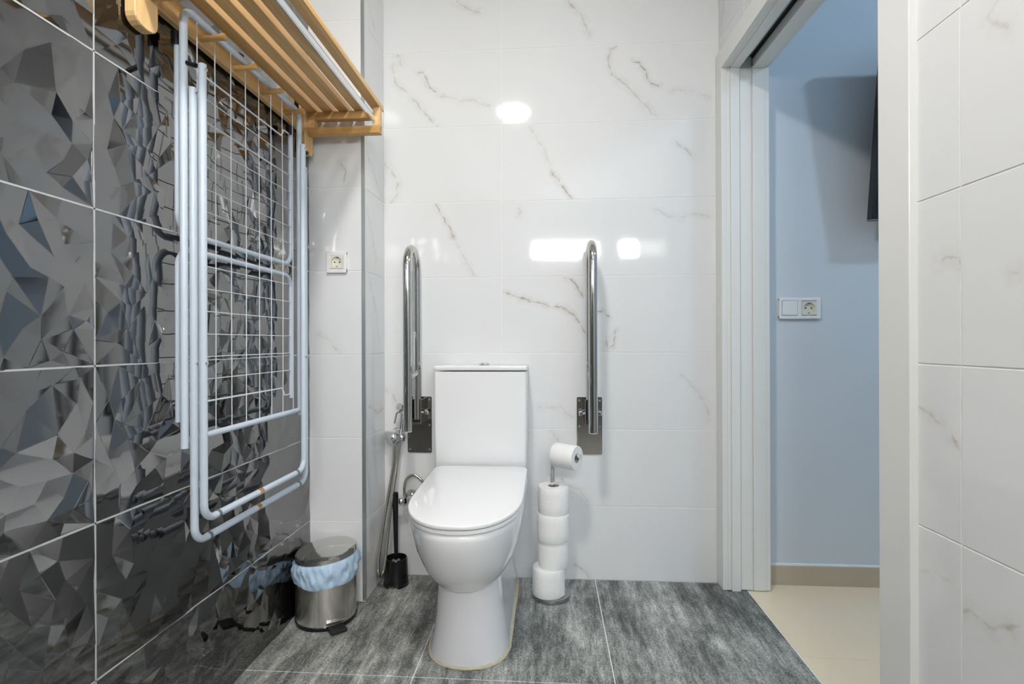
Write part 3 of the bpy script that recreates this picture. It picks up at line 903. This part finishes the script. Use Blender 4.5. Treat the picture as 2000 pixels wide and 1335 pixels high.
bm = bmesh.new(); tube(bm, [(HX, HY, 0.089), (HX, HY, 0.11), (HX-0.001, HY, 0.2), (HX-0.002, HY, 0.30), (HX-0.0025, HY, 0.345), (HX-0.0025, HY, 0.352), (HX-0.0025, HY, 0.354)],
                       [0.0072, 0.0075, 0.0088, 0.0112, 0.0122, 0.0115, 0.008], 20)
build('handle', bm, M['blackp'], br, True)
bm = bmesh.new(); lathe(bm, [(0.016, 0.0885), (0.0155, 0.093), (0.010, 0.096), (0.007, 0.0965)], (HX, HY, 0), n=28)
build('collar', bm, M['rubber'], br, True)

# ------------------------------------------------------------------ bidet sprayer
bs = thing('bidet_sprayer', (-0.6, BY, 0.55), 'chrome hand bidet sprayer with a looped metal hose in the corner', 'bidet sprayer')
bm = bmesh.new(); lathe(bm, [(0.028, 0), (0.029, 0.003), (0.024, 0.008), (0.018, 0.011), (0.018, 0.028), (0.024, 0.033), (0.027, 0.045), (0.022, 0.056), (0.0, 0.058)], (-0.604, BY-0.0005, 0.562), rot('X', 90), 28)
lathe(bm, [(0.004, -0.026), (0.017, -0.020), (0.025, -0.006), (0.025, 0.006), (0.017, 0.020), (0.004, 0.026)], (-0.606, 2.008, 0.560), rot('Y', 75), 24)
build('valve_body', bm, M['chrome'], bs, True)
bm = bmesh.new(); tube(bm, [(-0.648, 2.03, 0.563), (-0.642, 2.03, 0.563), (-0.626, 2.03, 0.563), (-0.622, 2.03, 0.562), (-0.60, 2.03, 0.560), (-0.577, 2.025, 0.556), (-0.568, 2.024, 0.555)],
                       [0.013, 0.0175, 0.0185, 0.014, 0.0155, 0.018, 0.013], 18)
build('valve_cross', bm, M['chrome'], bs, True)
bm = bmesh.new(); tube(bm, [(-0.605, 2.028, 0.556), (-0.604, 2.022, 0.535), (-0.605, 2.02, 0.525)], [0.009, 0.010, 0.0085], 14)
build('hose_nut', bm, M['chrome'], bs, True)
bm = bmesh.new(); tube(bm, spline([(-0.583, 2.02, 0.545), (-0.581, 2.018, 0.58), (-0.577, 2.02, 0.62), (-0.575, 2.026, 0.65), (-0.577, 2.02, 0.672), (-0.582, 2.006, 0.68)], 5),
                       [0.0092]*12+[0.0092+0.0004*i for i in range(14)], 14)
build('spray_handle', bm, M['chrome'], bs, True)
bm = bmesh.new(); tube(bm, fillet([(-0.580, 2.012, 0.660), (-0.592, 2.005, 0.655), (-0.600, 2.004, 0.615)], 0.006), 0.0028, 8)
build('trigger', bm, M['rubber'], bs, True)
hp = spline([(-0.605, 2.02, 0.527), (-0.608, 2.015, 0.45), (-0.622, 2.0, 0.348), (-0.638, 1.965, 0.203), (-0.6455, 1.94, 0.10), (-0.640, 1.932, 0.060), (-0.630, 1.933, 0.056), (-0.621, 1.94, 0.090),
             (-0.614, 1.952, 0.184), (-0.605, 1.972, 0.309), (-0.592, 2.01, 0.464), (-0.584, 2.02, 0.548)], 26)
bm = bmesh.new()
tube(bm, hp, [0.0072 if i % 2 else 0.0060 for i in range(len(hp))], 10)
build('hose', bm, M['hose'], bs, True, angle=75)

# ------------------------------------------------------------------ angle valve
av = thing('angle_valve', (-0.553, BY, 0.314), 'small steel angle valve with a bent supply pipe beside the cistern', 'valve')
bm = bmesh.new(); lathe(bm, [(0.026, 0), (0.026, 0.002), (0.021, 0.012), (0.012, 0.017), (0.010, 0.019)], (-0.549, BY-0.0005, 0.316), rot('X', 90), 28)
build('rosette', bm, M['steel'], av, True)
bm = bmesh.new(); tube(bm, [(-0.549, BY-0.017, 0.316), (-0.553, 2.02, 0.315), (-0.558, 2.004, 0.314)], 0.0105, 16)
build('body', bm, M['steel'], av, True)
bm = bmesh.new(); tube(bm, [(-0.558, 2.02, 0.314), (-0.572, 2.012, 0.313), (-0.582, 2.007, 0.312), (-0.586, 2.005, 0.312)], [0.009, 0.0135, 0.0135, 0.010], 10)
build('knob', bm, M['chrome'], av, True)
bm = bmesh.new(); tube(bm, [(-0.563, 2.022, 0.318), (-0.566, 2.021, 0.336)], 0.0085, 6)
build('nut', bm, M['steel'], av)
bm = bmesh.new()
hp = spline([(-0.566, 2.02, 0.334), (-0.566, 2.02, 0.365), (-0.556, 2.02, 0.397), (-0.531, 2.02, 0.412), (-0.502, 2.02, 0.396), (-0.478, 2.02, 0.362), (-0.45, 2.02, 0.345), (-0.41, 2.02, 0.395), (-0.40, 2.02, 0.4235)], 14)
tube(bm, hp, [0.0058 if i % 2 else 0.0052 for i in range(len(hp))], 10)
build('supply_pipe', bm, M['hose'], av, True, angle=75)

# ------------------------------------------------------------------ sockets and switch
def socket_insert(parent, cx_, yw, cz, s_):
    """recessed round socket in a square insert; yw = wall face, faces -y"""
    bm = bmesh.new()
    n = 32
    sq = []
    for j in range(n):
        a = 2*math.pi*j/n
        m_ = 1/max(abs(math.cos(a)), abs(math.sin(a)))
        sq.append((math.cos(a)*m_*s_, math.sin(a)*m_*s_))
    r = s_*.80
    circ = [(math.cos(2*math.pi*j/n)*r, math.sin(2*math.pi*j/n)*r) for j in range(n)]
    def ring(P, d): return [(cx_+p[0], yw-d, cz+p[1]) for p in P]
    loft(bm, [ring(sq, 0.008), ring(sq, 0.0122), ring(circ, 0.0122), ring([(a*.94, b*.94) for a, b in circ], 0.0042)], cap=False)
    bm.faces.new([bm.verts.new(p) for p in ring([(a*.94, b*.94) for a, b in circ], 0.0042)])
    bmesh.ops.remove_doubles(bm, verts=bm.verts, dist=1e-6)
    ins = build('socket_insert', bm, M['cream'], parent, True, angle=30)
    for dx in (-0.0095, 0.0095):
        bm = bmesh.new(); lathe(bm, [(0.0027, 0), (0.0027, 0.0006)], (cx_+dx*s_/.024, yw-0.0042, cz), rot('X', 90), 12); build('pin_hole', bm, M['dark'], ins)
    for dz in (-1, 1):
        build('earth_clip', box(cx_-0.0025, cx_+0.0025, yw-0.011, yw-0.0045, cz+dz*r*.90-0.0015, cz+dz*r*.90+0.0015), M['rubber'], ins)
so = thing('wall_socket', (-0.759, CY, 1.218), 'white single power socket on the tiled column', 'socket')
def frame(parent, x0, x1, yw, z0, z1, holes):
    """raised cover plate with square openings; holes = [(x0, x1, z0, z1)] left to right"""
    bm = bmesh.new()
    hz0, hz1 = holes[0][2], holes[0][3]
    bx(bm, x0, x1, yw-0.0105, yw-0.0002, hz1, z1, bev=0.0018)
    bx(bm, x0, x1, yw-0.0105, yw-0.0002, z0, hz0, bev=0.0018)
    edges = [x0] + [v for h in holes for v in (h[0], h[1])] + [x1]
    for i in range(0, len(edges), 2):
        bx(bm, edges[i], edges[i+1], yw-0.0104, yw-0.0002, z0+0.0005, z1-0.0005, bev=0.0017)
    bx(bm, x0+0.003, x1-0.003, yw-0.003, yw-0.0002, z0+0.003, z1-0.003)
    build('frame', bm, M['plastic'], parent)
frame(so, -0.796, -0.722, CY, 1.180, 1.256, [(-0.782, -0.734, 1.195, 1.243)])
socket_insert(so, -0.758, CY, 1.219, 0.0235)
sw = thing('switch_socket', (0.954, 2.08, 1.053), 'white double plate with switch and socket on the hall wall', 'switch')
frame(sw, 0.877, 1.031, 2.08, 1.014, 1.094, [(0.888, 0.945, 1.027, 1.083), (0.9615, 1.0145, 1.027, 1.083)])
build('rocker', box(0.889, 0.944, 2.0675, 2.079, 1.028, 1.082, bev=0.0018, M4=None), M['plastic'], sw)
socket_insert(sw, 0.988, 2.08, 1.055, 0.0262)

# ------------------------------------------------------------------ coat rack with shelf
cr = thing('coat_rack', (LX, 1.41, 1.60), 'pale wooden wall coat rack with a slatted hat shelf and pegs', 'coat rack')
WX = LX + 0.0085
R0, R1 = 0.99, 1.815
for y0, y1 in ((1.008, 1.071), (1.752, 1.812)):
    ym = (y0+y1)/2; hw = (y1-y0)/2
    prof2 = []
    for i in range(9):
        a = math.pi + math.pi*i/8
        prof2.append((ym+hw*math.copysign(abs(math.cos(a))**.75, math.cos(a)), 1.605+0.022*math.sin(a)))
    prof2 += [(y1, 1.80), (y0, 1.80)]
    bm = bmesh.new()
    loft(bm, [[(x, p[0] if not e else ym+(p[0]-ym)*.95, p[1] if not e else p[1]+0.0015) for p in prof2] for x, e in ((WX, 0), (WX+0.020, 0), (WX+0.0225, 1))])
    build('bracket', bm, M['woodz'], cr)
    # side frame carrying the shelf: lower arm, upper arm, end upright
    s0, s1 = (y0+0.018, y1-0.014)
    bm = box(WX+0.022, -0.579, s0, s1, 1.652, 1.678, bev=0.002); build('shelf_arm', bm, M['woodx'], cr)
    bm = box(WX+0.022, -0.612, s0, s1, 1.704, 1.731, bev=0.002); build('shelf_arm', bm, M['woodx'], cr)
    bm = box(-0.603, -0.5785, s0+.0005, s1-.0005, 1.6775, 1.742, bev=0.002); build('shelf_post', bm, M['woodz'], cr)
    bm = box(WX+0.0215, WX+0.047, s0+.0005, s1-.0005, 1.6775, 1.7045, bev=0.001); build('shelf_post', bm, M['woodz'], cr)
bm = box(WX+0.001, WX+0.018, 1.0715, 1.7515, 1.652, 1.708, bev=0.003); build('peg_rail', bm, M['woody'], cr)
for y in (1.213, 1.349, 1.484, 1.622):
    bm = bmesh.new()
    px = WX+0.0175
    tube(bm, [(px, y, 1.665), (px+0.012, y, 1.6645), (px+0.032, y, 1.6645), (px+0.048, y, 1.666), (px+0.060, y, 1.667), (px+0.064, y, 1.6675), (px+0.066, y, 1.668)],
         [0.0085, 0.0080, 0.0070, 0.0074, 0.0088, 0.0078, 0.005], 16)
    build('peg', bm, M['woodx'], cr, True)
for xr in (-0.800, -0.744, -0.688, -0.632):
    bm = box(xr-0.038, xr, R0, R1, 1.7315, 1.7545, bev=0.0015, seg=1); build('slat', bm, M['woody'], cr)
bm = bmesh.new()
pr = [(-0.612, 1.7425), (-0.612, 1.752), (-0.608, 1.764), (-0.598, 1.771), (-0.588, 1.770), (-0.580, 1.762), (-0.578, 1.752), (-0.5785, 1.7425)]
loft(bm, [[(x, y, z) for x, z in pr] for y in (R0, R1)]); build('front_rail', bm, M['woody'], cr, True, angle=35)
bm = bmesh.new(); tube(bm, [(-0.602, R0+0.02, 1.700), (-0.602, 1.803, 1.700)], 0.0095, 18); build('hanging_rod', bm, M['chrome'], cr, True)

# ------------------------------------------------------------------ folded clothes airer hanging on the pegs
da = thing('clothes_airer', (-0.80, 1.39, 0.49), 'folded pale blue metal clothes airer hanging from the coat pegs', 'clothes airer')
XA = -0.812
TR = 0.0085
# main frame: inverted U resting on the pegs, closed by a lower bar
Y0, Y1, ZT, ZB = 1.118, 1.662, 1.6818, 0.712
bm = bmesh.new(); tube(bm, fillet([(XA, Y0, 0.695), (XA, Y0, ZT), (XA, Y1, ZT), (XA, Y1, 0.695)], 0.032, 8), TR, 14)
build('main_frame', bm, M['dryer'], da, True)
bm = bmesh.new(); tube(bm, [(XA, Y0, ZB), (XA, Y1, ZB)], TR*.92, 12); build('cross_bar', bm, M['dryer'], da, True)
for i in range(8):
    y = Y0 + (Y1-Y0)*(i+0.7)/8.4
    bm = bmesh.new(); tube(bm, [(XA, y, ZB), (XA+0.001, y+0.0015*math.sin(i*2.3), 1.2), (XA, y, ZT)], 0.0013, 6); build('wire', bm, M['wire'], da, True)
# two wings folded behind it
XW = -0.8345
for z_o, z_i in ((1.615, 1.182), (0.752, 1.146)):
    s_ = 1 if z_o > z_i else -1
    bm = bmesh.new(); tube(bm, fillet([(XW, Y0+0.012, z_o), (XW, Y0+0.012, z_i), (XW, Y1-0.014, z_i), (XW, Y1-0.014, z_o)], 0.042, 8), TR*.85, 12)
    build('wing_frame', bm, M['dryer'], da, True)
    bm = bmesh.new(); tube(bm, fillet([(XW, Y0+0.014, z_o-s_*.012), (XW, Y0+0.055, z_o-s_*.012), (XW, Y0+0.07, z_o-s_*.036), (XW, Y1-0.072, z_o-s_*.036), (XW, Y1-0.057, z_o-s_*.012), (XW, Y1-0.016, z_o-s_*.012)], 0.006, 4), 0.0024, 8)
    build('hinge_wire', bm, M['wire'], da, True)
    for k in range(6):
        z = z_o - s_*(0.090+k*0.055)
        bm = bmesh.new(); tube(bm, [(XW+0.002, Y0+0.012, z), (XW+0.002, Y1-0.014, z)], 0.0013, 6); build('wire', bm, M['wire'], da, True)
    for y in (Y0+0.012, Y1-0.014):
        if s_ < 0: continue
        bm = bmesh.new(); tube(bm, [(XW-0.002, y, z_o+s_*.016), (XW-0.001, y, z_o-s_*.014)], 0.0125, 14); build('hinge_cap', bm, M['blackp'], da, True)
# leg frames folded in front
for X, ya, yb, zb, zt in ((-0.792, 1.121, 1.657, 0.482, 1.50), (-0.770, 1.121, 1.600, 0.533, 1.552)):
    bm = bmesh.new(); tube(bm, fillet([(X, ya, zt), (X, ya, zb), (X, yb, zb), (X, yb, zt)], 0.036, 8), TR, 14)
    lg = build('leg_frame', bm, M['dryer'], da, True)
    for y, d in ((ya+0.045, 1), (yb-0.045, -1)):
        bm = bmesh.new(); tube(bm, [(X, y, zb), (X, y+d*0.008, zb)], 0.0098, 12); build('foot_sleeve', bm, M['rubber'], lg, True)
    for y in (ya, yb):
        for z in (0.885, zt-0.012):
            bm = bmesh.new(); lathe(bm, [(0.0042, 0), (0.0042, 0.0018), (0.002, 0.0034)], (X+0.0078, y, z), rot('Y', 90), 12); build('rivet', bm, M['chrome'], lg, True)
    bm = bmesh.new(); tube(bm, [(X, (ya+yb)/2-0.02, zb+0.0002), (X, (ya+yb)/2-0.002, zb+0.0002)], 0.0088, 10); build('rust_patch', bm, M['rust'], lg, True)
for y in (Y0, Y1):
    bm = bmesh.new(); tube(bm, [(XA+0.008, y, 1.555), (XA+0.030, y, 1.548)], 0.0055, 10); build('pivot', bm, M['blackp'], da, True)

# ------------------------------------------------------------------ television in the hall
tvM = Matrix.Translation((1.712, 1.975, 1.368)) @ rot('X', 7)
tv = thing('television', (1.73, 2.03, 1.374), 'black flat television tilted forward on the hall wall', 'television')
def tvp(name, b, mat, bev=0.0):
    bm = box(*b, bev=bev); bm.transform(tvM); return build(name, bm, M[mat], tv)
tvp('housing', (-0.55, 0.55, 0.0, 0.035, 0.0, 0.66), 'tvbody', 0.004)
tvp('screen', (-0.538, 0.538, -0.0015, 0.002, 0.02, 0.648), 'tvscreen')
tvp('lower_bezel', (-0.548, 0.548, -0.002, 0.034, -0.006, 0.0), 'rubber')
build('wall_mount', box(1.55, 1.9, 1.96, 2.079, 1.60, 1.75, bev=0.003), M['tvbody'], tv)
